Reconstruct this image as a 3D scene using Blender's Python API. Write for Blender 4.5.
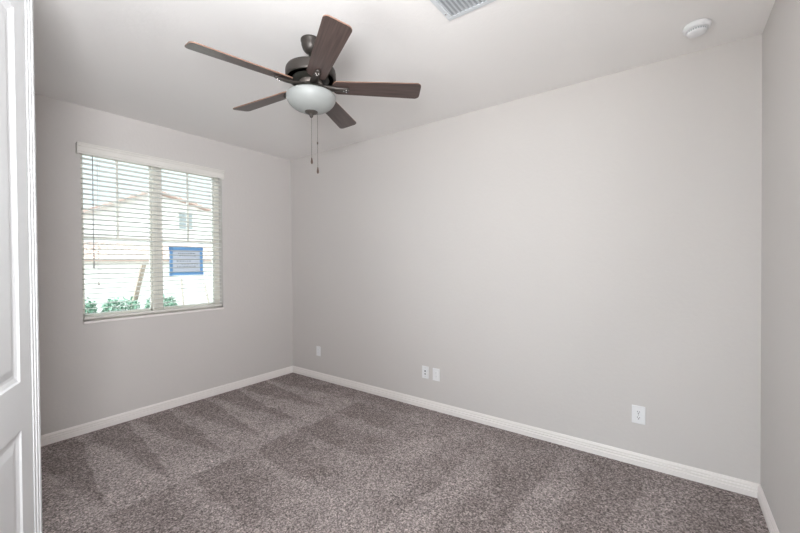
import bpy, bmesh, math, random
from mathutils import Vector, Matrix
for _o in list(bpy.data.objects): bpy.data.objects.remove(_o)
S = bpy.context.scene
COL = S.collection
PI = math.pi

# ------------------------------------------------------------------ camera
CAM = Vector((3.97155, -3.02242, 1.41664))
FW = Vector((-0.5938263, 0.80451399, -0.01129495))
RT = Vector((0.80459252, 0.5937864, -0.00697065))
UP = Vector((-0.0010988, 0.01322719, 0.99991191))
cd = bpy.data.cameras.new('camera'); co = bpy.data.objects.new('camera', cd); COL.objects.link(co)
cd.sensor_width = 36.0; cd.lens = 369.4415 * 36.0 / 800.0; cd.clip_start = 0.02; cd.clip_end = 300
mw = Matrix(((RT.x, UP.x, -FW.x, CAM.x), (RT.y, UP.y, -FW.y, CAM.y), (RT.z, UP.z, -FW.z, CAM.z), (0, 0, 0, 1)))
co.matrix_world = mw
S.camera = co

# ------------------------------------------------------------------ world, sun, added fill lamps, exposure
W = bpy.data.worlds.new('sky'); S.world = W; W.use_nodes = True
bg = W.node_tree.nodes['Background']
bg.inputs[0].default_value = (0.88, 0.95, 1.0, 1); bg.inputs[1].default_value = 1.4
# extra glow added to the sky's sun side (towards -Y) to brighten the room
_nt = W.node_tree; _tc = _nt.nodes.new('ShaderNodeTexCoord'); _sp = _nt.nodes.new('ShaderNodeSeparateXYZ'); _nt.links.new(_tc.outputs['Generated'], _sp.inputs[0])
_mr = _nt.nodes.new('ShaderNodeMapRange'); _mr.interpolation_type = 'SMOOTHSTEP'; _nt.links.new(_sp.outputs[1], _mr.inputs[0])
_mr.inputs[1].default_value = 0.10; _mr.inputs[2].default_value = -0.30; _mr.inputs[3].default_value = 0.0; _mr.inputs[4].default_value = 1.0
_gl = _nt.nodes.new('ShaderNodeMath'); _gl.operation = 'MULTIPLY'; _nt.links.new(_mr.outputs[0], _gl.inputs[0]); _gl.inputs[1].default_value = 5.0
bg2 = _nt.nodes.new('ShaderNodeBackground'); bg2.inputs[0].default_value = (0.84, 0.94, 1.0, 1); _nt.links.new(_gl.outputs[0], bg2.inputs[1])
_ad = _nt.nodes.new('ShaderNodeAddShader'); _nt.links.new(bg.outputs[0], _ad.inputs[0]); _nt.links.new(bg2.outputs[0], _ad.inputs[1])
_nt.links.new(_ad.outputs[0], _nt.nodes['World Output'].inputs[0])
sd = bpy.data.lights.new('sun', 'SUN'); so = bpy.data.objects.new('sun', sd); COL.objects.link(so)
sd.energy = 12.0; sd.angle = math.radians(1.0); sd.color = (1.0, 0.97, 0.93)
so.rotation_euler = Vector((0.14, -0.55, 0.80)).to_track_quat('Z', 'Y').to_euler()

def area(name, loc, direction, sx, sy, power, color, spread=PI):
    l = bpy.data.lights.new(name, 'AREA'); o = bpy.data.objects.new(name, l); COL.objects.link(o)
    l.shape = 'RECTANGLE'; l.size = sx; l.size_y = sy; l.energy = power; l.color = color; l.spread = spread
    o.location = loc; o.rotation_euler = Vector(direction).to_track_quat('-Z', 'Y').to_euler()
    return o
# unseen fill lamp added at the far end of the hall, like daylight
area('hall_end_fill', (3.3, -7.15, 1.3), (0, 1, 0.02), 3.0, 2.3, 6, (0.98, 0.99, 1.0))
# fill lamp added just behind the double doorway to lift the right side
area('doorway_fill', (2.95, -3.45, 1.45), (0.60, 0.62, 0.50), 0.5, 0.9, 22, (0.98, 0.99, 0.98))
# fill lamp added behind the camera, aimed at the far wall and ceiling
area('upper_fill', (3.92, -3.28, 1.72), (-0.90, 0.36, 0.30), 0.5, 0.4, 40, (0.97, 0.98, 1.0), 2.4)
area('camera_fill', (3.93, -3.22, 1.80), (-0.86, 0.50, 0.02), 0.5, 0.5, 20, (0.98, 0.99, 1.0))  # second added fill behind the camera, evens out the room
# weak fill lamp added under the unseen hall ceiling
area('hall_ceiling_fill', (3.4, -5.0, 2.70), (0, 0, -1), 1.2, 0.6, 3, (1.0, 0.97, 0.94))

S.view_settings.view_transform = 'Standard'; S.view_settings.look = 'None'
S.view_settings.exposure = 0.07; S.view_settings.gamma = 1.0; S.view_settings.use_curve_mapping = False
S.cycles.use_denoising = True
S.cycles.max_bounces = 14; S.cycles.diffuse_bounces = 8; S.cycles.transparent_max_bounces = 16
S.cycles.sample_clamp_indirect = 6.0

# ------------------------------------------------------------------ materials
def nd(nt, typ, **kw):
    n = nt.nodes.new(typ)
    for k, v in kw.items():
        setattr(n, k, v)
    return n
def mat(name, color, rough=0.6, metal=0.0, noise=0.0, nscale=20.0, bump=0.0, bscale=200.0, bdist=0.002, spec=0.5, coat=0.0, detail=3.0):
    m = bpy.data.materials.new(name); m.use_nodes = True; nt = m.node_tree
    b = nt.nodes['Principled BSDF']
    b.inputs['Base Color'].default_value = (*color, 1); b.inputs['Roughness'].default_value = rough
    b.inputs['Metallic'].default_value = metal; b.inputs['Specular IOR Level'].default_value = spec
    b.inputs['Coat Weight'].default_value = coat
    tc = nd(nt, 'ShaderNodeTexCoord')
    if True:
        n = nd(nt, 'ShaderNodeTexNoise'); n.inputs['Scale'].default_value = nscale; n.inputs['Detail'].default_value = 3
        nt.links.new(tc.outputs['Object'], n.inputs['Vector'])
        mx = nd(nt, 'ShaderNodeMix', data_type='RGBA')
        k = noise if noise > 0 else 0.01
        mx.inputs[6].default_value = (*[c * (1 - k) for c in color], 1)
        mx.inputs[7].default_value = (*[min(1, c * (1 + k)) for c in color], 1)
        nt.links.new(n.outputs['Fac'], mx.inputs[0]); nt.links.new(mx.outputs[2], b.inputs['Base Color'])
    if bump > 0:
        n = nd(nt, 'ShaderNodeTexNoise'); n.inputs['Scale'].default_value = bscale; n.inputs['Detail'].default_value = detail
        nt.links.new(tc.outputs['Object'], n.inputs['Vector'])
        bp = nd(nt, 'ShaderNodeBump'); bp.inputs['Strength'].default_value = bump; bp.inputs['Distance'].default_value = bdist
        nt.links.new(n.outputs['Fac'], bp.inputs['Height']); nt.links.new(bp.outputs['Normal'], b.inputs['Normal'])
    return m

M = {}
M['wall'] = mat('wall_paint', (0.625, 0.603, 0.590), 0.75, noise=0.012, nscale=2, bump=0.3, bscale=38, bdist=0.004, spec=0.3)
M['ceiling'] = mat('ceiling_paint', (0.85, 0.838, 0.83), 0.85, noise=0.012, nscale=2, bump=0.18, bscale=45, bdist=0.004, spec=0.2)
M['trim'] = mat('trim_paint', (0.86, 0.83, 0.815), 0.4, noise=0.01, nscale=6)
M['door'] = mat('door_paint', (0.72, 0.735, 0.75), 0.38, noise=0.01, nscale=6, bump=0.05, bscale=90, bdist=0.001)
M['vinyl'] = mat('window_vinyl', (0.72, 0.70, 0.64), 0.45, noise=0.01)
M['blind'] = mat('blind_slat_white', (0.86, 0.87, 0.85), 0.42, noise=0.01)
M['valance'] = mat('valance_ivory', (0.76, 0.745, 0.71), 0.4, noise=0.01)
M['cord'] = mat('cord_white', (0.62, 0.64, 0.66), 0.7)
M['wand'] = mat('tilt_wand_grey', (0.46, 0.47, 0.49), 0.3)
M['bronze'] = mat('oil_rubbed_bronze', (0.060, 0.052, 0.047), 0.42, metal=0.4, noise=0.12, nscale=30)
M['bronze_dark'] = mat('bronze_recess', (0.034, 0.034, 0.028), 0.5, metal=0.3, noise=0.2)
M['ring'] = mat('flywheel_ring', (0.16, 0.14, 0.125), 0.45, metal=0.5)
M['steel'] = mat('screw_steel', (0.7, 0.68, 0.66), 0.25, metal=0.9)
M['edge'] = mat('blade_edge_oak', (0.24, 0.14, 0.10), 0.5, noise=0.08, nscale=40)
M['plastic'] = mat('white_plastic', (0.82, 0.83, 0.85), 0.35, noise=0.01)
M['vent'] = mat('vent_enamel', (0.62, 0.65, 0.68), 0.4, noise=0.01)
M['dark'] = mat('dark_slot', (0.02, 0.02, 0.025), 0.6)
M['midgrey'] = mat('recess_grey', (0.40, 0.42, 0.44), 0.6)
M['tape'] = mat('painter_tape_blue', (0.14, 0.40, 0.80), 0.7, noise=0.05, nscale=60)
M['ink'] = mat('print_grey', (0.22, 0.24, 0.28), 0.7)
M['chain'] = mat('chain_brass_brown', (0.09, 0.07, 0.06), 0.45, metal=0.5)
M['fob'] = mat('fob_wood', (0.06, 0.035, 0.025), 0.4)
M['stucco'] = mat('white_stucco', (0.64, 0.63, 0.61), 0.85, noise=0.03, nscale=3, bump=0.3, bscale=30)
M['tile'] = mat('roof_tile', (0.36, 0.26, 0.23), 0.8, noise=0.25, nscale=5)
M['gravel'] = mat('pale_gravel', (0.36, 0.345, 0.32), 0.9, noise=0.25, nscale=25, bump=0.5, bscale=60, bdist=0.01)
M['stake'] = mat('stake_wood', (0.20, 0.155, 0.125), 0.8, noise=0.2, nscale=15)
M['stake_pale'] = mat('stake_pale', (0.34, 0.30, 0.26), 0.8, noise=0.2, nscale=15)
M['leaf'] = mat('hedge_leaf', (0.10, 0.19, 0.135), 0.6, noise=0.5, nscale=6)
M['stem'] = mat('hedge_stem', (0.16, 0.11, 0.08), 0.8, noise=0.2)
M['nglass'] = mat('neighbour_glass', (0.25, 0.28, 0.29), 0.15)
M['hall_tile'] = mat('hall_plank', (0.42, 0.38, 0.34), 0.5, noise=0.1, nscale=3)

# glass of the fan bowl: frosted white
m = bpy.data.materials.new('frosted_glass_bowl'); m.use_nodes = True; nt = m.node_tree; b = nt.nodes['Principled BSDF']
b.inputs['Base Color'].default_value = (0.50, 0.53, 0.54, 1); b.inputs['Roughness'].default_value = 0.45
b.inputs['Subsurface Weight'].default_value = 0.25; b.inputs['Subsurface Radius'].default_value = (0.02, 0.02, 0.02)
tc = nd(nt, 'ShaderNodeTexCoord'); n = nd(nt, 'ShaderNodeTexNoise'); n.inputs['Scale'].default_value = 9; n.inputs['Detail'].default_value = 5
mx = nd(nt, 'ShaderNodeMix', data_type='RGBA'); mx.inputs[6].default_value = (0.28, 0.295, 0.29, 1); mx.inputs[7].default_value = (0.36, 0.375, 0.37, 1)
nt.links.new(tc.outputs['Object'], n.inputs['Vector']); nt.links.new(n.outputs['Fac'], mx.inputs[0]); nt.links.new(mx.outputs[2], b.inputs['Base Color'])
M['bowl'] = m

# clear window glass (light passes, faint reflection)
m = bpy.data.materials.new('window_glass'); m.use_nodes = True; nt = m.node_tree
nt.nodes.remove(nt.nodes['Principled BSDF']); out = nt.nodes['Material Output']
tr = nd(nt, 'ShaderNodeBsdfTransparent'); tr.inputs[0].default_value = (0.93, 0.97, 0.96, 1)
gl = nd(nt, 'ShaderNodeBsdfGlossy'); gl.inputs['Roughness'].default_value = 0.02
fr = nd(nt, 'ShaderNodeFresnel'); fr.inputs[0].default_value = 1.45; ms = nd(nt, 'ShaderNodeMixShader')
nt.links.new(fr.outputs[0], ms.inputs[0]); nt.links.new(tr.outputs[0], ms.inputs[1]); nt.links.new(gl.outputs[0], ms.inputs[2]); nt.links.new(ms.outputs[0], out.inputs[0])
M['glass'] = m

# thin paper: passes some light
m = bpy.data.materials.new('thin_paper'); m.use_nodes = True; nt = m.node_tree
nt.nodes.remove(nt.nodes['Principled BSDF']); out = nt.nodes['Material Output']
df = nd(nt, 'ShaderNodeBsdfDiffuse'); df.inputs[0].default_value = (0.8, 0.82, 0.86, 1)
tl = nd(nt, 'ShaderNodeBsdfTranslucent'); tl.inputs[0].default_value = (0.8, 0.82, 0.88, 1)
tc = nd(nt, 'ShaderNodeTexCoord'); n = nd(nt, 'ShaderNodeTexNoise'); n.inputs['Scale'].default_value = 12
mp = nd(nt, 'ShaderNodeMapRange'); mp.inputs[3].default_value = 0.4; mp.inputs[4].default_value = 0.5
nt.links.new(tc.outputs['Object'], n.inputs[0]); nt.links.new(n.outputs['Fac'], mp.inputs[0])
ms = nd(nt, 'ShaderNodeMixShader')
nt.links.new(mp.outputs[0], ms.inputs[0]); nt.links.new(df.outputs[0], ms.inputs[1]); nt.links.new(tl.outputs[0], ms.inputs[2]); nt.links.new(ms.outputs[0], out.inputs[0])
M['paper'] = m
m2 = m.copy(); m2.name = 'blue_tape_translucent'
for q in m2.node_tree.nodes:
    if q.type == 'BSDF_DIFFUSE': q.inputs[0].default_value = (0.34, 0.60, 0.84, 1)
    if q.type == 'BSDF_TRANSLUCENT': q.inputs[0].default_value = (0.34, 0.60, 0.86, 1)
M['tape'] = m2

# fan blade wood: dark walnut, grain along the blade (object X), semi gloss
m = bpy.data.materials.new('blade_walnut'); m.use_nodes = True; nt = m.node_tree; b = nt.nodes['Principled BSDF']
b.inputs['Roughness'].default_value = 0.30; b.inputs['Specular IOR Level'].default_value = 0.5
tc = nd(nt, 'ShaderNodeTexCoord'); mp = nd(nt, 'ShaderNodeMapping'); mp.inputs['Scale'].default_value = (1.2, 26, 10)
n = nd(nt, 'ShaderNodeTexNoise'); n.inputs['Scale'].default_value = 4; n.inputs['Detail'].default_value = 6
cr = nd(nt, 'ShaderNodeValToRGB'); cr.color_ramp.elements[0].position = 0.3; cr.color_ramp.elements[1].position = 0.72
cr.color_ramp.elements[0].color = (0.046, 0.031, 0.028, 1); cr.color_ramp.elements[1].color = (0.100, 0.070, 0.063, 1)
nt.links.new(tc.outputs['Object'], mp.inputs[0]); nt.links.new(mp.outputs[0], n.inputs[0]); nt.links.new(n.outputs['Fac'], cr.inputs[0]); nt.links.new(cr.outputs[0], b.inputs['Base Color'])
M['walnut'] = m

# carpet: salt-and-pepper frieze with vacuum strokes, their pile shading put into the colour
def carpet():
    m = bpy.data.materials.new('frieze_carpet'); m.use_nodes = True; nt = m.node_tree; L = nt.links.new
    b = nt.nodes['Principled BSDF']; b.inputs['Roughness'].default_value = 0.95; b.inputs['Specular IOR Level'].default_value = 0.1
    tc = nd(nt, 'ShaderNodeTexCoord'); pos = tc.outputs['Object']
    def math_(op, a, c=None, clamp=False):
        n = nd(nt, 'ShaderNodeMath', operation=op); n.use_clamp = clamp
        for i, v in enumerate((a, c)):
            if v is None: continue
            if isinstance(v, (int, float)): n.inputs[i].default_value = v
            else: L(v, n.inputs[i])
        return n.outputs[0]
    def noise(scale, detail=2, rough=0.5):
        n = nd(nt, 'ShaderNodeTexNoise'); n.inputs['Scale'].default_value = scale; n.inputs['Detail'].default_value = detail
        n.inputs['Roughness'].default_value = rough; L(pos, n.inputs['Vector']); return n.outputs['Fac']
    def smooth(v, a, c):
        n = nd(nt, 'ShaderNodeMapRange'); n.interpolation_type = 'SMOOTHSTEP'
        L(v, n.inputs[0]); n.inputs[1].default_value = a; n.inputs[2].default_value = c; n.inputs[3].default_value = 0; n.inputs[4].default_value = 1
        return n.outputs[0]
    sp = nd(nt, 'ShaderNodeSeparateXYZ'); L(pos, sp.inputs[0]); X, Y = sp.outputs[0], sp.outputs[1]
    wob = math_('MULTIPLY', math_('SUBTRACT', noise(3.0, 3), 0.5), 0.16)
    wob2 = math_('MULTIPLY', math_('SUBTRACT', noise(7.0, 3), 0.5), 0.22)
    x1 = math_('ADD', X, wob); y1 = math_('ADD', Y, wob)
    # zone 1: wedges fanning from the window wall, x 0..1.38, spaced 0.35
    t = math_('FRACT', math_('DIVIDE', math_('SUBTRACT', math_('ADD', -0.91 + 3.5, 0.0), math_('SUBTRACT', y1, math_('MULTIPLY', math_('SUBTRACT', 1.4, X), 0.10))), 0.35))
    wid = math_('MULTIPLY', math_('POWER', math_('DIVIDE', math_('SUBTRACT', 1.38, x1), 1.25, True), 0.8), 0.95)
    tt = math_('ADD', t, math_('MULTIPLY', wob2, 0.6))
    d1 = math_('MULTIPLY', smooth(math_('SUBTRACT', wid, tt), -0.02, 0.22), smooth(t, 0.0, 0.05))
    d1 = math_('MULTIPLY', d1, math_('SUBTRACT', 1.0, smooth(X, 1.34, 1.38)))
    # zone 2: strokes starting at x 1.38, dark at the start and fading
    t2 = math_('FRACT', math_('DIVIDE', math_('ADD', y1, 3.68), 0.44))
    s2 = math_('MULTIPLY', smooth(t2, 0.0, 0.06), math_('SUBTRACT', 1.0, smooth(math_('ADD', t2, wob2), 0.45, 0.95)))
    fade = math_('SUBTRACT', 1.0, smooth(math_('ADD', X, math_('MULTIPLY', wob2, 3.0)), 1.7, 2.7))
    d2 = math_('MULTIPLY', math_('MULTIPLY', smooth(x1, 1.38, 1.42), math_('ADD', math_('MULTIPLY', s2, 0.7), 0.35)), fade)
    # zone 3: strokes running to the long wall, x beyond 2.2
    t3 = math_('FRACT', math_('DIVIDE', math_('ADD', math_('ADD', X, math_('MULTIPLY', Y, -0.06)), math_('ADD', wob, -3.33 + 6.0)), 0.50))
    s3 = math_('MULTIPLY', smooth(t3, 0.28, 0.48), math_('SUBTRACT', 1.0, smooth(t3, 0.97, 1.0)))
    d3 = math_('MULTIPLY', smooth(math_('ADD', X, math_('MULTIPLY', wob2, 2.0)), 2.2, 3.0), math_('ADD', math_('MULTIPLY', s3, 0.6), 0.25))
    # dark border along the long wall and soft blotches
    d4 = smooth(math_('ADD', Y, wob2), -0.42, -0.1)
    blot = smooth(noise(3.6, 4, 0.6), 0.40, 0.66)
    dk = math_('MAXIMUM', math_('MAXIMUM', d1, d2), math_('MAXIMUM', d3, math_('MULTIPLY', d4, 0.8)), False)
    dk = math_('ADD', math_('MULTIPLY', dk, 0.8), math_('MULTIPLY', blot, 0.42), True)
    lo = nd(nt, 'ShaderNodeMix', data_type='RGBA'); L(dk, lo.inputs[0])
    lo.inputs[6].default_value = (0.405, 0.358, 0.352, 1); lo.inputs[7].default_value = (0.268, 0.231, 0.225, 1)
    # pile speckle: one random tone per tuft, over clumps of tufts
    def tuft(cell):
        sn = nd(nt, 'ShaderNodeVectorMath', operation='SNAP'); L(pos, sn.inputs[0]); sn.inputs[1].default_value = (cell, cell * 1.07, 1.0)
        wn = nd(nt, 'ShaderNodeTexWhiteNoise', noise_dimensions='2D'); L(sn.outputs[0], wn.inputs['Vector']); return wn.outputs['Value']
    v = nd(nt, 'ShaderNodeTexNoise'); v.inputs['Scale'].default_value = 95; v.inputs['Detail'].default_value = 4; v.inputs['Roughness'].default_value = 0.8; L(pos, v.inputs['Vector'])
    sk = nd(nt, 'ShaderNodeMapRange'); L(v.outputs['Fac'], sk.inputs[0]); sk.inputs[1].default_value = 0.38; sk.inputs[2].default_value = 0.62; sk.inputs[3].default_value = 0.62; sk.inputs[4].default_value = 1.38
    t6 = math_('ADD', math_('MULTIPLY', tuft(0.0062), 1.0), 0.5); t14 = math_('ADD', math_('MULTIPLY', tuft(0.0118), 0.60), 0.70)
    tt_ = math_('MULTIPLY', math_('MULTIPLY', t6, t14), sk.outputs[0])
    mul = nd(nt, 'ShaderNodeVectorMath', operation='SCALE'); L(lo.outputs[2], mul.inputs[0]); L(tt_, mul.inputs['Scale'])
    L(mul.outputs[0], b.inputs['Base Color'])
    bp = nd(nt, 'ShaderNodeBump'); bp.inputs['Strength'].default_value = 0.7; bp.inputs['Distance'].default_value = 0.006
    L(v.outputs['Fac'], bp.inputs['Height']); L(bp.outputs['Normal'], b.inputs['Normal'])
    return m
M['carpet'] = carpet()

# ------------------------------------------------------------------ mesh helpers
def link(name, bm, mats, parent=None, smooth=False, bevel=0.0):
    me = bpy.data.meshes.new(name); bmesh.ops.recalc_face_normals(bm, faces=bm.faces); bm.to_mesh(me); bm.free()
    for mm in (mats if isinstance(mats, (list, tuple)) else [mats]): me.materials.append(mm)
    o = bpy.data.objects.new(name, me); COL.objects.link(o)
    if parent is not None: o.parent = parent
    if smooth:
        for p_ in me.polygons: p_.use_smooth = True
    if bevel > 0:
        bv = o.modifiers.new('bevel', 'BEVEL'); bv.width = bevel; bv.segments = 2; bv.limit_method = 'ANGLE'; bv.angle_limit = 0.6
    return o
def box(bm, x0, x1, y0, y1, z0, z1, mi=0):
    vs = [bm.verts.new((x, y, z)) for z in (z0, z1) for x, y in ((x0, y0), (x1, y0), (x1, y1), (x0, y1))]
    for f in ((0, 3, 2, 1), (4, 5, 6, 7), (0, 1, 5, 4), (1, 2, 6, 5), (2, 3, 7, 6), (3, 0, 4, 7)):
        bm.faces.new([vs[i] for i in f]).material_index = mi
    return vs
def boxes(name, lst, m_, parent=None, bevel=0.0):
    bm = bmesh.new()
    for b_ in lst: box(bm, *b_)
    return link(name, bm, m_, parent, bevel=bevel)
def lathe(bm, prof, n=40, cx=0, cy=0, close=True):
    rings = []
    for r, z in prof:
        if r < 1e-5: rings.append([bm.verts.new((cx, cy, z))])
        else: rings.append([bm.verts.new((cx + r * math.cos(2 * PI * i / n), cy + r * math.sin(2 * PI * i / n), z)) for i in range(n)])
    for a, c in zip(rings, rings[1:]):
        if len(a) == 1 and len(c) == 1: continue
        for i in range(n):
            j = (i + 1) % n
            if len(a) == 1: bm.faces.new((a[0], c[i], c[j]))
            elif len(c) == 1: bm.faces.new((a[i], a[j], c[0]))
            else: bm.faces.new((a[i], a[j], c[j], c[i]))
    if close:
        for r_ in (rings[0], rings[-1]):
            if len(r_) > 1: bm.faces.new(r_)
def tube(bm, p0, p1, r, n=10, r1=None):
    p0, p1 = Vector(p0), Vector(p1); d = (p1 - p0).normalized(); r1 = r if r1 is None else r1
    a = d.orthogonal().normalized(); c = d.cross(a)
    A = [bm.verts.new(p0 + (a * math.cos(2 * PI * i / n) + c * math.sin(2 * PI * i / n)) * r) for i in range(n)]
    B = [bm.verts.new(p1 + (a * math.cos(2 * PI * i / n) + c * math.sin(2 * PI * i / n)) * r1) for i in range(n)]
    for i in range(n):
        j = (i + 1) % n; bm.faces.new((A[i], A[j], B[j], B[i]))
    bm.faces.new(A); bm.faces.new(B)
def extrude_profile(bm, prof, frame0, frame1):
    """prof: list of (u, v); frame: (origin, uvec, vvec)"""
    def ring(fr): return [bm.verts.new(fr[0] + fr[1] * u + fr[2] * v) for u, v in prof]
    A, B = ring(frame0), ring(frame1); n = len(prof)
    for i in range(n):
        j = (i + 1) % n; bm.faces.new((A[i], A[j], B[j], B[i]))
    bm.faces.new(A); bm.faces.new(B)
def empty(name, loc=(0, 0, 0), rz=0.0):
    o = bpy.data.objects.new(name, None); COL.objects.link(o); o.location = loc; o.rotation_euler = (0, 0, rz); o.empty_display_size = 0.1
    return o
def tag(o, label, cat, group=None):
    o['label'] = label; o['category'] = cat
    if group: o['group'] = group
    return o
def struct(o, label=None):
    o['kind'] = 'structure'
    if label: o['label'] = label
    return o

# ------------------------------------------------------------------ the room
RX, RY, H = 4.393, -3.02, 2.743
WY0, WY1, WZ0, WZ1 = -2.116, -0.915, 0.93, 2.405       # window opening
OX0, OX1, OZ = 2.65, 4.17, 2.45                         # double doorway the camera stands in
HX0, HX1, HY = 1.4, 5.4, -7.2                           # hall beyond
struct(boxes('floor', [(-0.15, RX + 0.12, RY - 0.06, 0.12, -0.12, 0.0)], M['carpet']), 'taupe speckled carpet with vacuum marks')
struct(boxes('floor_hall', [(HX0 - .12, HX1 + .12, HY - .1, RY - 0.06, -0.12, -0.002)], M['hall_tile']))
struct(boxes('ceiling', [(-0.15, RX + 0.12, RY - .12, 0.12, H, H + 0.2), (HX0 - .12, HX1 + .12, HY - .1, RY - .12, H, H + .2)], M['ceiling']), 'off white textured ceiling')
struct(boxes('wall_left', [(-0.15, 0, RY - .12, WY0, 0, H), (-0.15, 0, WY1, 0, 0, H), (-0.15, 0, WY0, WY1, 0, WZ0), (-0.15, 0, WY0, WY1, WZ1, H)], M['wall']), 'light grey window wall')
struct(boxes('wall_back', [(-0.15, RX + .12, 0, 0.12, 0, H)], M['wall']), 'long light grey wall with outlets')
struct(boxes('wall_right', [(RX, RX + .12, RY - .12, 0, 0, H)], M['wall']), 'light grey side wall')
struct(boxes('wall_front', [(0, OX0 - .02, RY - .12, RY, 0, H), (OX1 + .02, RX, RY - .12, RY, 0, H), (OX0 - .02, OX1 + .02, RY - .12, RY, OZ + .02, H)], M['wall']))
struct(boxes('wall_hall', [(HX0 - .12, HX0, HY, RY - .12, 0, H), (HX1, HX1 + .12, HY, RY - .12, 0, H), (RX + .12, HX1, RY - .12, RY, 0, H),
                           (HX0 - .12, 1.75, HY - .12, HY, 0, H), (4.85, HX1 + .12, HY - .12, HY, 0, H), (1.75, 4.85, HY - .12, HY, 2.5, H)], M['wall']))
# unseen patio door frame, made up to go with the hall's end lamp
struct(boxes('added_door_2', [(1.75, 1.81, HY - .1, HY, 0, 2.5), (4.79, 4.85, HY - .1, HY, 0, 2.5), (3.27, 3.33, HY - .1, HY, 0, 2.5), (1.75, 4.85, HY - .1, HY, 2.44, 2.5)], M['vinyl']))
# door lining and casing of the double doorway
struct(boxes('trim_1', [(OX0 - .02, OX0, RY - .12, RY, 0, OZ), (OX1, OX1 + .02, RY - .12, RY, 0, OZ), (OX0 - .02, OX1 + .02, RY - .12, RY, OZ, OZ + .02),
                        (OX0 - .08, OX0 - .005, RY - .135, RY - .12, 0, OZ + .07), (OX1 + .005, OX1 + .08, RY - .135, RY - .12, 0, OZ + .07), (OX0 - .08, OX1 + .08, RY - .135, RY - .12, OZ + .005, OZ + .07)], M['trim']))

# baseboards: stepped profile
BP = [(0, 0), (0.0150, 0), (0.0155, 0.034), (0.0100, 0.0360), (0.0100, 0.041), (0.0145, 0.0430), (0.0145, 0.053), (0.0085, 0.0550), (0.0085, 0.060), (0.0125, 0.0620), (0.0120, 0.070), (0.0075, 0.078), (0.006, 0.083), (0, 0.083)]
def baseboard(name, p0, p1, inward, m0=0.0, m1=0.0):
    """p0->p1 along wall; inward unit vector; mitre factors stretch the ends with u"""
    p0, p1, iv = Vector(p0), Vector(p1), Vector(inward); d = (p1 - p0).normalized()
    bm = bmesh.new(); up = Vector((0, 0, 1))
    extrude_profile(bm, BP, (p0, iv + d * m0, up), (p1, iv - d * m1, up))
    return struct(link(name, bm, M['trim']))
baseboard('baseboard_left', (0, RY, 0), (0, 0, 0), (1, 0, 0), 0, 1)
baseboard('baseboard_back', (0, 0, 0), (RX, 0, 0), (0, -1, 0), 1, 1)
baseboard('baseboard_right', (RX, 0, 0), (RX, RY, 0), (-1, 0, 0), 1, 0)
baseboard('baseboard_front', (OX0 - .1, RY, 0), (0.0145, RY, 0), (0, 1, 0))

# ------------------------------------------------------------------ window
win = empty('window_1', (0, 0, 0)); struct(win, 'white vinyl twin window')
FX0, FX1 = -0.125, -0.075
boxes('window_frame', [(FX0, FX1, WY0, WY0 + .022, WZ0, WZ1), (FX0, FX1, WY1 - .052, WY1, WZ0, WZ1), (FX0, FX1, WY0, WY1, WZ0, WZ0 + .04), (FX0, FX1, WY0, WY1, WZ1 - .04, WZ1)], M['vinyl'], win)
boxes('mullion', [(FX0 - .01, FX1 + .01, -1.572, -1.487, WZ0 + .0, WZ1)], M['vinyl'], win, bevel=.004)
for (a, c) in ((WY0 + .022, -1.572), (-1.487, WY1 - .052)):
    mid = (a + c) / 2 - .004
    f = boxes('sash', [(-.11, -.085, a, a + .012, WZ0 + .04, WZ1 - .04), (-.11, -.085, c - .012, c, WZ0 + .04, WZ1 - .04), (-.115, -.082, a, c, 1.645, 1.660),
                       (-.11, -.085, a, c, WZ0 + .04, WZ0 + .055), (-.11, -.085, a, c, WZ1 - .05, WZ1 - .04)], M['vinyl'], win)
    boxes('muntin', [(-.106, -.09, mid - .009, mid + .009, 1.66, WZ1 - .045)], M['vinyl'], f)
    boxes('glass_pane', [(-.100, -.097, a + .01, c - .01, WZ0 + .05, WZ1 - .045)], M['glass'], f)
boxes('window_sill', [(-.075, 0.012, WY0 + .001, WY1 - .001, WZ0 - .012, WZ0 + .008)], M['trim'], win, bevel=.003)

# blind
BY0, BY1 = WY0 + .012, WY1 - .012
bl = empty('window_blind', (-.03, (BY0 + BY1) / 2, WZ0 + .02)); tag(bl, 'white horizontal slat blind hanging in the window with an ivory valance', 'blind')
def rel(bm, e):
    bmesh.ops.translate(bm, verts=bm.verts, vec=-Vector(e.location)); return bm
bm = bmesh.new()   # valance: moulded front with returns
VP_ = [(0.030, 2.335), (0.040, 2.335), (0.040, 2.350), (0.043, 2.354), (0.043, 2.392), (0.048, 2.398), (0.052, 2.408), (0.060, 2.418), (0.060, 2.424), (0.030, 2.424)]
extrude_profile(bm, VP_, (Vector((0, -2.147, 0)), Vector((1, 0, 0)), Vector((0, 0, 1))), (Vector((0, -0.912, 0)), Vector((1, 0, 0)), Vector((0, 0, 1))))
for y0 in (-2.147, -0.920): box(bm, 0.001, 0.045, y0, y0 + .008, 2.336, 2.42)
link('valance', rel(bm, bl), M['valance'], bl)
bm = bmesh.new(); box(bm, -.06, -.008, BY0, BY1, WZ1 - .045, WZ1 - .002); link('head_rail', rel(bm, bl), M['blind'], bl)
bm = bmesh.new(); PITCH = 0.0425; zs = []; z = WZ1 - .092
while z > WZ0 + .055: zs.append(z); z -= PITCH
tilt = math.radians(8); cx = -.036
for z in zs:
    pr = []
    for i in range(5):
        u = -0.025 + 0.0125 * i; pr.append((u, 0.0022 * (1 - (u / .025) ** 2)))
    pts = [(u, v + .0014) for u, v in pr] + [(u, v - .0014) for u, v in reversed(pr)]
    rot = [(cx + u * math.cos(tilt) - v * math.sin(tilt), z + u * math.sin(tilt) + v * math.cos(tilt)) for u, v in pts]
    extrude_profile(bm, rot, (Vector((0, BY0, 0)), Vector((1, 0, 0)), Vector((0, 0, 1))), (Vector((0, BY1, 0)), Vector((1, 0, 0)), Vector((0, 0, 1))))
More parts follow.
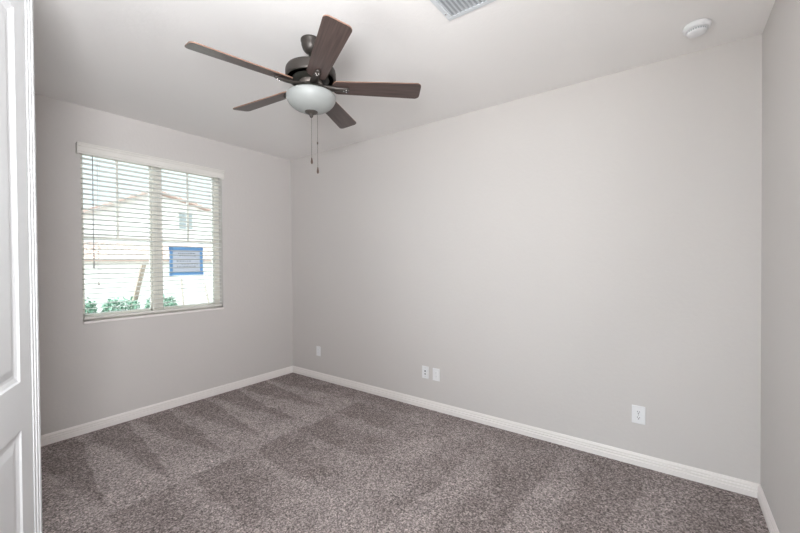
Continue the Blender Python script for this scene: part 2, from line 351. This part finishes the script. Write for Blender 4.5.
link('slats', rel(bm, bl), M['blind'], bl)
bm = bmesh.new(); box(bm, cx - .026, cx + .026, BY0, BY1, WZ0 + .022, WZ0 + .042); link('bottom_rail', rel(bm, bl), M['valance'], bl, bevel=.004)
for yc in (WY0 + .13, -1.545, -1.505, WY1 - .10):
    bm = bmesh.new()
    for xc in (cx - .027, cx + .027): tube(bm, (xc, yc, WZ0 + .03), (xc, yc, WZ1 - .04), .0009, 6)
    link('ladder_cord', rel(bm, bl), M['cord'], bl)
bm = bmesh.new(); tube(bm, (.004, -2.037, 1.405), (.004, -2.037, 2.34), .0034, 8); tube(bm, (.004, -2.037, 1.385), (.004, -2.037, 1.41), .006, 8)
link('tilt_wand', rel(bm, bl), M['wand'], bl, smooth=True)
bm = bmesh.new(); tube(bm, (.002, -2.005, 1.27), (.002, -2.005, 2.34), .0011, 6)
lc = link('lift_cord', rel(bm, bl), M['cord'], bl)
bm = bmesh.new(); lathe(bm, [(0.002, 1.275), (.005, 1.262), (.0075, 1.240), (.006, 1.236), (0, 1.236)], 12, .002, -2.005); link('tassel', rel(bm, bl), M['valance'], lc, smooth=True)

# notice taped to the glass
nt_ = empty('taped_notice', (-.094, -1.249, 1.443)); tag(nt_, 'white paper notice framed in blue painter tape on the window glass', 'notice')
def nbox(lst, name, mt, par): 
    bm = bmesh.new()
    for b_ in lst: box(bm, *b_)
    return link(name, rel(bm, nt_), mt, par)
pp = nbox([(-.0955, -.0950, -1.395, -1.103, 1.325, 1.565)], 'paper', M['paper'], nt_)
rnd = random.Random(4)
for zc, y0, y1 in ((1.525, -1.33, -1.16), (1.500, -1.32, -1.17), (1.445, -1.345, -1.21), (1.415, -1.30, -1.15), (1.39, -1.34, -1.18)):
    lines = []; y = y0
    while y < y1:
        w = rnd.uniform(.008, .022); lines.append((-.0949, -.0946, y, y + w, zc - .0035, zc + .0035)); y += w + .008
    nbox(lines, 'text_line', M['ink'], pp)
tp = [(-.0945, -.0940, -1.418, -1.080, 1.553, 1.588), (-.0945, -.0940, -1.416, -1.078, 1.300, 1.332),
      (-.0938, -.0933, -1.412, -1.381, 1.290, 1.592), (-.0938, -.0933, -1.115, -1.084, 1.302, 1.590)]
for b_ in tp: nbox([b_], 'tape_strip', M['tape'], nt_)

# ------------------------------------------------------------------ door leaf
dd = Vector((-math.cos(math.radians(24.5)), math.sin(math.radians(24.5)), 0)); nn = Vector((math.sin(math.radians(24.5)), math.cos(math.radians(24.5)), 0))
DW, DT, DH = 0.765, 0.030, 2.44
Pf = CAM + 1.42 * Vector((-0.594, 0.8045, 0)) * 1.0 - 1.013 * 1.42 * Vector((0.8046, 0.5938, 0)); Pf.z = 0.012
door = empty('door_1', Pf - dd * DW, 0); struct(door, 'open white two panel door')
# local coords: s = distance from the latch edge back to the hinge, n = depth away from the camera side, z up
def dpt(s, n_, z): return dd * (DW - s) + nn * n_ + Vector((0, 0, z))
def dbox(bm, s0, s1, n0, n1, z0, z1):
    vs = [bm.verts.new(dpt(s, n_, z)) for z in (z0, z1) for s, n_ in ((s0, n0), (s1, n0), (s1, n1), (s0, n1))]
    for f in ((0, 3, 2, 1), (4, 5, 6, 7), (0, 1, 5, 4), (1, 2, 6, 5), (2, 3, 7, 6), (3, 0, 4, 7)): bm.faces.new([vs[i] for i in f])
ST = 0.168
panels = [(0.995, 2.295), (0.235, 0.825)]
bm = bmesh.new()
dbox(bm, 0, ST, 0, DT, 0, DH); dbox(bm, DW - ST, DW, 0, DT, 0, DH)
dbox(bm, ST, DW - ST, 0, DT, 0, panels[1][0]); dbox(bm, ST, DW - ST, 0, DT, panels[1][1], panels[0][0]); dbox(bm, ST, DW - ST, 0, DT, panels[0][1], DH)
link('door_frame', bm, M['door'], door)
for z0, z1 in panels:      # moulded raised panel, both faces
    bm = bmesh.new()
    for side in (0, 1):
        def N(v): return v if side == 0 else DT - v
        steps = [(0, 0.0), (0.006, 0.005), (0.020, 0.009), (0.030, 0.0095), (0.055, 0.004), (0.060, 0.0035)]
        rings = []
        for ins, dep in steps:
            rings.append([bm.verts.new(dpt(s, N(dep), z)) for s, z in ((ST + ins, z0 + ins), (DW - ST - ins, z0 + ins), (DW - ST - ins, z1 - ins), (ST + ins, z1 - ins))])
        for a, c in zip(rings, rings[1:]):
            for i in range(4):
                j = (i + 1) % 4; bm.faces.new((a[i], a[j], c[j], c[i]))
        bm.faces.new(rings[-1])
    link('door_panel', bm, M['door'], door)
bm = bmesh.new()           # moulded astragal strip covering the meeting edge
dbox(bm, -0.001, 0.064, DT, DT + .0025, 0, DH); dbox(bm, 0.004, 0.044, DT + .002, DT + .0050, 0, DH); dbox(bm, 0.010, 0.026, DT + .0045, DT + .0070, 0, DH)
link('astragal', bm, M['door'], door, bevel=.0008)
for zc in (0.25, 1.22, 2.2):
    bm = bmesh.new(); tube(bm, dpt(DW + .006, .040, zc - .045), dpt(DW + .006, .040, zc + .045), .006, 10); link('hinge', bm, M['steel'], door)

# ------------------------------------------------------------------ ceiling fan
FC = Vector((2.237, -1.552, H)); PH = -0.518; BZ = -0.277
fan = empty('ceiling_fan', FC); tag(fan, 'dark bronze ceiling fan with five walnut blades and a frosted bowl', 'ceiling fan')
bm = bmesh.new(); lathe(bm, [(.055, 0), (.058, -.003), (.058, -.012), (.055, -.016), (.054, -.034), (.046, -.058), (.034, -.073), (.024, -.078)], 40); link('canopy', bm, M['bronze'], fan, smooth=True, bevel=0)
bm = bmesh.new(); lathe(bm, [(.013, -.070), (.013, -.160)], 20); lathe(bm, [(.016, -.118), (.022, -.122), (.028, -.138), (.030, -.150)], 24); link('downrod', bm, M['bronze_dark'], fan, smooth=True)
bm = bmesh.new(); lathe(bm, [(.030, -.160), (.075, -.161), (.110, -.163), (.128, -.167), (.139, -.174), (.145, -.184), (.147, -.194), (.147, -.228), (.145, -.234), (.142, -.236)], 64); link('motor_housing', bm, M['bronze'], fan, smooth=True)
bm = bmesh.new(); lathe(bm, [(.142, -.236), (.138, -.237), (.128, -.234), (.118, -.230), (.105, -.237), (.092, -.244), (.075, -.250), (.060, -.251)], 64); link('motor_underside', bm, M['bronze_dark'], fan, smooth=True)
bm = bmesh.new(); lathe(bm, [(.055, -.244), (.066, -.247), (.068, -.252), (.068, -.272), (.064, -.276), (.045, -.277)], 48); link('flywheel', bm, M['ring'], fan, smooth=True)
bm = bmesh.new(); lathe(bm, [(.048, -.270), (.052, -.280), (.052, -.288), (.080, -.292), (.100, -.300), (.112, -.318)], 48); link('switch_housing', bm, M['bronze_dark'], fan, smooth=True)
# bowl
prof = [(.110, -.300), (.128, -.301), (.139, -.304), (.1445, -.310), (.1445, -.316)]
for i in range(1, 12):
    a = i / 11 * PI / 2
    prof.append((.1445 * math.cos(a) ** 1.02 if i < 11 else 0.0, -.316 - .088 * math.sin(a)))
bm = bmesh.new(); lathe(bm, prof, 64); bmesh.ops.translate(bm, verts=bm.verts, vec=(0, 0, -.025)); bowl = link('light_bowl', bm, M['bowl'], fan, smooth=True)
bm = bmesh.new(); lathe(bm, [(.0, -.402), (.036, -.403), (.039, -.408), (.036, -.417), (.024, -.424), (.013, -.429), (.011, -.438), (.006, -.446), (0, -.448)], 32); bmesh.ops.translate(bm, verts=bm.verts, vec=(0, 0, -.014)); link('finial', bm, M['bronze'], fan, smooth=True)

def blade_mesh():
    r0, r1 = 0.125, 0.656
    def hw(r): return 0.054 + (0.068 - 0.054) * (r - r0) / (r1 - r0)
    pts = []; cr = .028
    # outline counter-clockwise: root (rounded), lower side, tip (rounded corners), upper side
    for i in range(9):
        a = PI / 2 + PI * i / 8; pts.append((r0 + .03 + .03 * math.cos(a), .0 + (hw(r0)) * math.sin(a)))
    for i in range(7):
        a = -PI / 2 + PI / 2 * i / 6; pts.append((r1 - cr + cr * math.cos(a), -hw(r1) + cr + cr * math.sin(a)))
    for i in range(7):
        a = PI / 2 * i / 6; pts.append((r1 - cr + cr * math.cos(a), hw(r1) - cr + cr * math.sin(a)))
    bm = bmesh.new(); t_ = .003
    A = [bm.verts.new((x, y, t_)) for x, y in pts]; B = [bm.verts.new((x, y, -t_)) for x, y in pts]; n = len(pts)
    bm.faces.new(A).material_index = 0; bm.faces.new(list(reversed(B))).material_index = 0
    for i in range(n):
        j = (i + 1) % n; bm.faces.new((A[i], B[i], B[j], A[j])).material_index = 1
    return bm
def iron_mesh():
    bm = bmesh.new()
    # cast arm: from flywheel out under the blade, tapering bar with rounded section
    secs = [(.050, .0215, .004, .009), (.085, .0215, -.003, .011), (.115, .0205, -.008, .0115), (.150, .0185, -.0115, .011), (.190, .0165, -.0125, .010), (.215, .0150, -.0115, .008), (.226, .010, -.0095, .005)]
    rings = []
    for x, w, zc, h in secs:
        ring = []
        for i in range(12):
            a = 2 * PI * i / 12; ring.append(bm.verts.new((x, w * math.cos(a), zc + h * math.sin(a))))
        rings.append(ring)
    for a, c in zip(rings, rings[1:]):
        for i in range(12):
            j = (i + 1) % 12; bm.faces.new((a[i], a[j], c[j], c[i]))
    bm.faces.new(rings[0]); bm.faces.new(rings[-1])
    return bm
proto_b = proto_i = proto_s = None
for k in range(5):
    if k == 0:
        blade = link('blade', blade_mesh(), [M['walnut'], M['edge']], fan)
        iron = link('blade_iron', iron_mesh(), M['bronze'], blade, smooth=True)
        bm = bmesh.new()
        for q in ((.208, -.0075), (.208, .0075), (.192, .0)): lathe(bm, [(.0, -.0250), (.0032, -.0246), (.0042, -.0235), (.0042, -.014)], 12, *q)
        scr = link('screws', bm, M['steel'], blade, smooth=True)
        proto_b, proto_i, proto_s = blade, iron, scr
    else:
        blade = proto_b.copy(); COL.objects.link(blade); blade.parent = fan
        for q in (proto_i, proto_s):
            c = q.copy(); COL.objects.link(c); c.parent = blade
    an = PH + k * 2 * PI / 5
    blade.location = (0, 0, BZ)
    blade.rotation_euler = (Matrix.Rotation(an, 3, 'Z') @ Matrix.Rotation(-math.radians(13), 3, 'X')).to_euler()
for (ox, oy, zb) in ((.0, .0, 2.030), (.029, .021, 1.973)):
    bm = bmesh.new()
    top = -.44 if ox == 0 else -.315
    zb_ = zb - H
    tube(bm, (ox, oy, zb_ + .012), (ox, oy, top), .0009, 6)
    z = zb_ + .015
    while z < top:
        bmesh.ops.create_icosphere(bm, subdivisions=1, radius=.0016, matrix=Matrix.Translation((ox, oy, z))); z += .0065
    if ox: lathe(bm, [(0, -.60), (.004, -.605), (.004, -.617), (0, -.622)], 8, ox, oy)
    ch = link('pull_chain', bm, M['chain'], fan)
    bm = bmesh.new(); lathe(bm, [(0, zb_ + .018), (.003, zb_ + .014), (.0045, zb_ + .004), (.0065, zb_ - .010), (.0065, zb_ - .015), (.004, zb_ - .022), (0, zb_ - .024)], 14, ox, oy)
    link('fob', bm, M['fob'], ch, smooth=True)

# ------------------------------------------------------------------ ceiling vent
VX0, VX1, VY1, VY0 = 2.985, 3.345, -1.215, -1.49
vent = empty('ceiling_vent', ((VX0 + VX1) / 2, (VY0 + VY1) / 2, H)); tag(vent, 'pale grey louvred air vent in the ceiling', 'vent')
bm = bmesh.new(); fw_ = .026
for b_ in ((VX0, VX1, VY1 - fw_, VY1), (VX0, VX1, VY0, VY0 + fw_), (VX0, VX0 + fw_, VY0 + fw_, VY1 - fw_), (VX1 - fw_, VX1, VY0 + fw_, VY1 - fw_)):
    box(bm, *b_, H - .008, H - .0005)
link('frame', rel(bm, vent), M['vent'], vent, bevel=.002)
bm = bmesh.new(); box(bm, VX0 + .02, VX1 - .02, VY0 + .02, VY1 - .02, H - .0015, H - .0008); link('backing', rel(bm, vent), M['midgrey'], vent)
bm = bmesh.new(); x = VX0 + .034
while x < VX1 - .03:
    vs = [bm.verts.new(q) for q in ((x - .009, VY0 + fw_, H - .004), (x - .009, VY1 - fw_, H - .004), (x + .008, VY1 - fw_, H - .013), (x + .008, VY0 + fw_, H - .013),
                                    (x - .009, VY0 + fw_, H - .0028), (x - .009, VY1 - fw_, H - .0028), (x + .008, VY1 - fw_, H - .0118), (x + .008, VY0 + fw_, H - .0118))]
    for f in ((0, 3, 2, 1), (4, 5, 6, 7), (0, 1, 5, 4), (1, 2, 6, 5), (2, 3, 7, 6), (3, 0, 4, 7)): bm.faces.new([vs[i] for i in f])
    x += .0225
link('louvres', rel(bm, vent), M['vent'], vent)
for q in ((VX0 + .013, VY1 - .06), (VX1 - .013, VY1 - .06)):
    bm = bmesh.new(); lathe(bm, [(.005, H - .008), (.005, H - .0098), (.003, H - .0105), (0, H - .0105)], 12, *q); link('screw', rel(bm, vent), M['steel'], vent)

# ------------------------------------------------------------------ smoke detector
sm = empty('smoke_detector', (4.080, -.333, H)); tag(sm, 'round white smoke detector on the ceiling', 'smoke detector')
bm = bmesh.new(); lathe(bm, [(.058, 0), (.062, -.002), (.064, -.008), (.064, -.018), (.062, -.024), (.056, -.029), (.052, -.030)], 48); link('base', bm, M['plastic'], sm, smooth=True)
bm = bmesh.new(); lathe(bm, [(.043, -.028), (.043, -.040)], 48); link('vent_ring', bm, M['midgrey'], sm)
bm = bmesh.new()
for i in range(24):
    a = 2 * PI * i / 24
    for s_ in (0,): tube(bm, (.0440 * math.cos(a), .0440 * math.sin(a), -.029), (.0440 * math.cos(a), .0440 * math.sin(a), -.041), .0016, 6)
link('vent_ribs', bm, M['plastic'], sm)
bm = bmesh.new(); lathe(bm, [(.045, -.0400), (.046, -.043), (.043, -.048), (.034, -.051), (.015, -.053), (0, -.053)], 48); link('cover', bm, M['plastic'], sm, smooth=True)

# ------------------------------------------------------------------ wall plates on the long wall (plate faces -Y)
def plate(name, x, z, w, h, label, cat, kind, group=None):
    e = empty(name, (x, 0, z)); tag(e, label, cat, group)
    bm = bmesh.new(); box(bm, -w / 2, w / 2, -.0065, -.0005, -h / 2, h / 2); link('cover_plate', bm, M['plastic'], e, bevel=.003)
    if kind == 'duplex':
        for zc in (-.0195, .0195):
            bm = bmesh.new(); n = 24; ring = []
            for yy in (-.006, -.0085):
                ring.append([bm.verts.new((max(-.0165, min(.0165, .0172 * math.cos(2 * PI * i / n))) , yy, zc + max(-.0138, min(.0138, .0165 * math.sin(2 * PI * i / n))))) for i in range(n)])
            bm.faces.new(ring[1])
            for i in range(n):
                j = (i + 1) % n; bm.faces.new((ring[0][i], ring[0][j], ring[1][j], ring[1][i]))
            r_ = link('receptacle', bm, M['plastic'], e)
            bm = bmesh.new(); box(bm, -.0075, -.0050, -.0089, -.0084, zc - .001, zc + .008); box(bm, .0050, .0075, -.0089, -.0084, zc - .001, zc + .007)
            tube(bm, (0, -.0084, zc - .0075), (0, -.0089, zc - .0075), .0032, 10); link('slots', bm, M['dark'], r_)
        bm = bmesh.new(); tube(bm, (0, -.006, 0), (0, -.0078, 0), .003, 10); link('screw', bm, M['steel'], e)
    elif kind == 'decora':
        bm = bmesh.new(); box(bm, -.0168, .0168, -.0090, -.006, -.0335, .0335); r_ = link('receptacle', bm, M['plastic'], e, bevel=.001)
        bm = bmesh.new()
        for zc in (-.018, .018):
            box(bm, -.0072, -.0052, -.0093, -.0089, zc - .001, zc + .007); box(bm, .0052, .0072, -.0093, -.0089, zc - .001, zc + .006); tube(bm, (0, -.0089, zc - .007), (0, -.0093, zc - .007), .0024, 8)
        link('slots', bm, M['midgrey'], r_)
        for zc in (-.048, .048):
            bm = bmesh.new(); tube(bm, (0, -.006, zc), (0, -.0072, zc), .0028, 8); link('screw', bm, M['plastic'], e)
    elif kind == 'jack':
        for zc, hh in ((.012, .008), (-.016, .0055)):
            bm = bmesh.new(); box(bm, -.010, .010, -.0078, -.006, zc - .010, zc + .010); j_ = link('jack', bm, M['plastic'], e)
            bm = bmesh.new(); box(bm, -.0062, .0062, -.0083, -.0077, zc - hh, zc + hh); link('socket', bm, M['dark'], j_)
        for zc in (-.042, .042):
            bm = bmesh.new(); tube(bm, (0, -.006, zc), (0, -.0075, zc), .003, 8); link('screw', bm, M['steel'], e)
    return e
plate('wall_outlet', 0.500, .342, .073, .117, 'small white outlet on the long wall nearest the window corner', 'outlet', 'decora', 'outlets on the long wall')
plate('data_plate', 2.040, .348, .074, .119, 'white jack plate with two small dark sockets', 'wall plate', 'jack')
plate('wall_outlet', 2.162, .346, .077, .119, 'white rectangular outlet just beside the dark-socketed jack plate', 'outlet', 'decora', 'outlets on the long wall')
plate('wall_outlet', 3.783, .352, .080, .125, 'large white duplex outlet nearest the camera on the long wall', 'outlet', 'duplex', 'outlets on the long wall')

# ------------------------------------------------------------------ outside
bm = bmesh.new()
xs = [(-.16, -.18), (-8, -.25), (-14, -.95), (-60, -.95)]
for (xa, za), (xb, zb) in zip(xs, xs[1:]):
    v = [bm.verts.new(q) for q in ((xa, -40, za), (xa, 40, za), (xb, 40, zb), (xb, -40, zb))]; bm.faces.new(v)
v = [bm.verts.new(q) for q in ((-.16, -40, -.18), (30, -40, -.18), (30, 40, -.18), (-.16, 40, -.18))]; bm.faces.new(v)
bmesh.ops.remove_doubles(bm, verts=bm.verts, dist=.001)
g = link('ground', bm, M['gravel']); g['kind'] = 'structure'

# neighbour's house
NH = Vector((-18, 6, -.95)); nh = empty('neighbour_house', NH); tag(nh, 'white stucco house with a tiled roof seen through the blind', 'house')
def nrel(bm): bmesh.ops.translate(bm, verts=bm.verts, vec=-NH); return bm
bm = bmesh.new(); box(bm, -18.3, -18, -1, 20, -.95, 1.62); box(bm, -28, -18.3, -1, -.7, -.95, 1.62); link('ground_floor_wall', nrel(bm), M['stucco'], nh)
bm = bmesh.new()  # upper gable wall
pts = [(-.8, 1.5), (17, 1.5), (17, 2.92), (5.96, 5.72), (-.8, 2.4)]
A = [bm.verts.new((-21, y, z)) for y, z in pts]; B = [bm.verts.new((-21.3, y, z)) for y, z in pts]
bm.faces.new(A); bm.faces.new(B)
for i in range(5):
    j = (i + 1) % 5; bm.faces.new((A[i], A[j], B[j], B[i]))
link('upper_wall', nrel(bm), M['stucco'], nh)
def tiled(name, o_, along, slope, nl, ns, amp=.05, per=.32, thick=.06):
    """corrugated tile roof: o_ eave start, along unit*len, slope vec"""
    bm = bmesh.new(); o_, along, slope = Vector(o_), Vector(along), Vector(slope); nrm = along.cross(slope).normalized()
    if nrm.z < 0: nrm = -nrm
    Ln = along.length; cols = int(Ln / per * 6); grid = []
    rows = []
    for r_ in range(ns):
        rows += [(r_ / ns, .03), ((r_ + 1) / ns, 0.0)]
    for t_, lift in rows:
        grid.append([bm.verts.new(o_ + along * (i / cols) + slope * t_ + nrm * (lift + amp * abs(math.sin(PI * i / 6)))) for i in range(cols + 1)])
    low = [bm.verts.new(o_ + along * (i / cols) - nrm * thick) for i in range(cols + 1)]
    lowt = [bm.verts.new(o_ + along * (i / cols) + slope - nrm * thick) for i in range(cols + 1)]
    for a, c in zip([low] + grid + [lowt], grid + [lowt, low]):
        for i in range(cols): bm.faces.new((a[i], a[i + 1], c[i + 1], c[i]))
    return link(name, nrel(bm), M['tile'], nh)
tiled('lower_roof', (-17.5, -1.3, 1.62), (0, 22, 0), (-3.5, 0, .95), 1, 7)
tiled('gable_roof', (-20.5, -1.2, 2.29), (0, 7.16, 3.51), (-6, 0, 0), 1, 1, amp=.04)
tiled('gable_roof', (-20.5, 5.96, 5.80), (0, 11.3, -2.87), (-6, 0, 0), 1, 1, amp=.04)
bm = bmesh.new()
for b_ in ((-21.0, -20.95, 7.35, 7.43, 3.6, 4.75), (-21.0, -20.95, 8.25, 8.33, 3.6, 4.75), (-21.0, -20.95, 7.35, 8.33, 4.70, 4.78), (-21.0, -20.95, 7.35, 8.33, 3.55, 3.63)): box(bm, *b_)
f = link('house_window', nrel(bm), M['vinyl'], nh)
bm = bmesh.new(); box(bm, -20.99, -20.97, 7.43, 8.25, 3.63, 4.70); link('pane', nrel(bm), M['nglass'], f)

# shrubs
def shrub(x, y, z0, r, h, label, seed):
    e = empty('shrub', (x, y, z0)); tag(e, label, 'shrub', 'shrubs of the hedge row outside')
    R = random.Random(seed); bm = bmesh.new()
    for i in range(int(4200 * (r / .4) ** 2)):
        th = R.uniform(0, 2 * PI); u = R.uniform(-1, 1); q = R.uniform(.55, 1.0) ** .5 * (1 + .06 * math.sin(3 * th + seed) * math.cos(4 * u))
        c = Vector((r * q * (1 - u ** 4) ** .25 * math.cos(th), r * q * (1 - u ** 4) ** .25 * math.sin(th), h * .52 + h * .48 * u * q))
        d = Vector((R.gauss(0, 1), R.gauss(0, 1), R.gauss(.3, .8))).normalized(); s_ = d.orthogonal().normalized(); l_ = R.uniform(.02, .04)
        s_ = (Matrix.Rotation(R.uniform(0, 6.28), 3, d) @ s_)
        a = c - d * l_; b_ = c + s_ * l_ * .45; cc = c + d * l_; dd_ = c - s_ * l_ * .45
        bm.faces.new([bm.verts.new(v_) for v_ in (a, b_, cc, dd_)])
    link('foliage', bm, M['leaf'], e)
    bm = bmesh.new()
    for i in range(7):
        a = i * .9; tube(bm, (.03 * math.cos(a), .03 * math.sin(a), 0), (r * .6 * math.cos(a), r * .6 * math.sin(a), h * .75), .010, 6, .004)
    link('stem', bm, M['stem'], e)
shrub(-5.0, -1.08, -.22, .32, 1.0, 'green shrub outside furthest from the mullion, behind the lift cord', 1)
shrub(-5.05, -.36, -.22, .32, .97, 'green shrub outside in the middle of the hedge row', 2)
shrub(-4.75, .27, -.22, .30, .98, 'green shrub outside by the foot of the leaning brown post', 3)
shrub(-5.4, .62, -.22, .20, .74, 'sparse green shrub outside behind the window mullion', 5)

def stake(x, y0, z0, y1, z1, w, mt, name, label, group=None):
    zb = -.23; yb = y0 + (y1 - y0) * (zb - z0) / (z1 - z0)
    e = Vector((x, yb, zb)); bm = bmesh.new(); tp_ = Vector((x, y1, z1)) - e
    extrude_profile(bm, [(-w / 2, -w / 2), (w / 2, -w / 2), (w / 2, w / 2), (-w / 2, w / 2)], (Vector((0, 0, 0)), Vector((1, 0, 0)), Vector((0, 1, 0))), (tp_, Vector((1, 0, 0)), Vector((0, 1, 0))))
    o = link(name, bm, mt); o.location = e; tag(o, label, 'post', group)
stake(-5.42, -.02, .53, .17, 1.40, .085, M['stake'], 'leaning_post', 'brown wooden post leaning behind the hedge outside')
stake(-5.0, .82, .32, .77, 1.10, .035, M['stake_pale'], 'garden_stake', 'thin pale garden stake under the taped notice', 'thin garden stakes outside')
stake(-5.0, 1.39, .42, 1.28, .98, .035, M['stake_pale'], 'garden_stake', 'thin pale garden stake nearest the right jamb of the window', 'thin garden stakes outside')
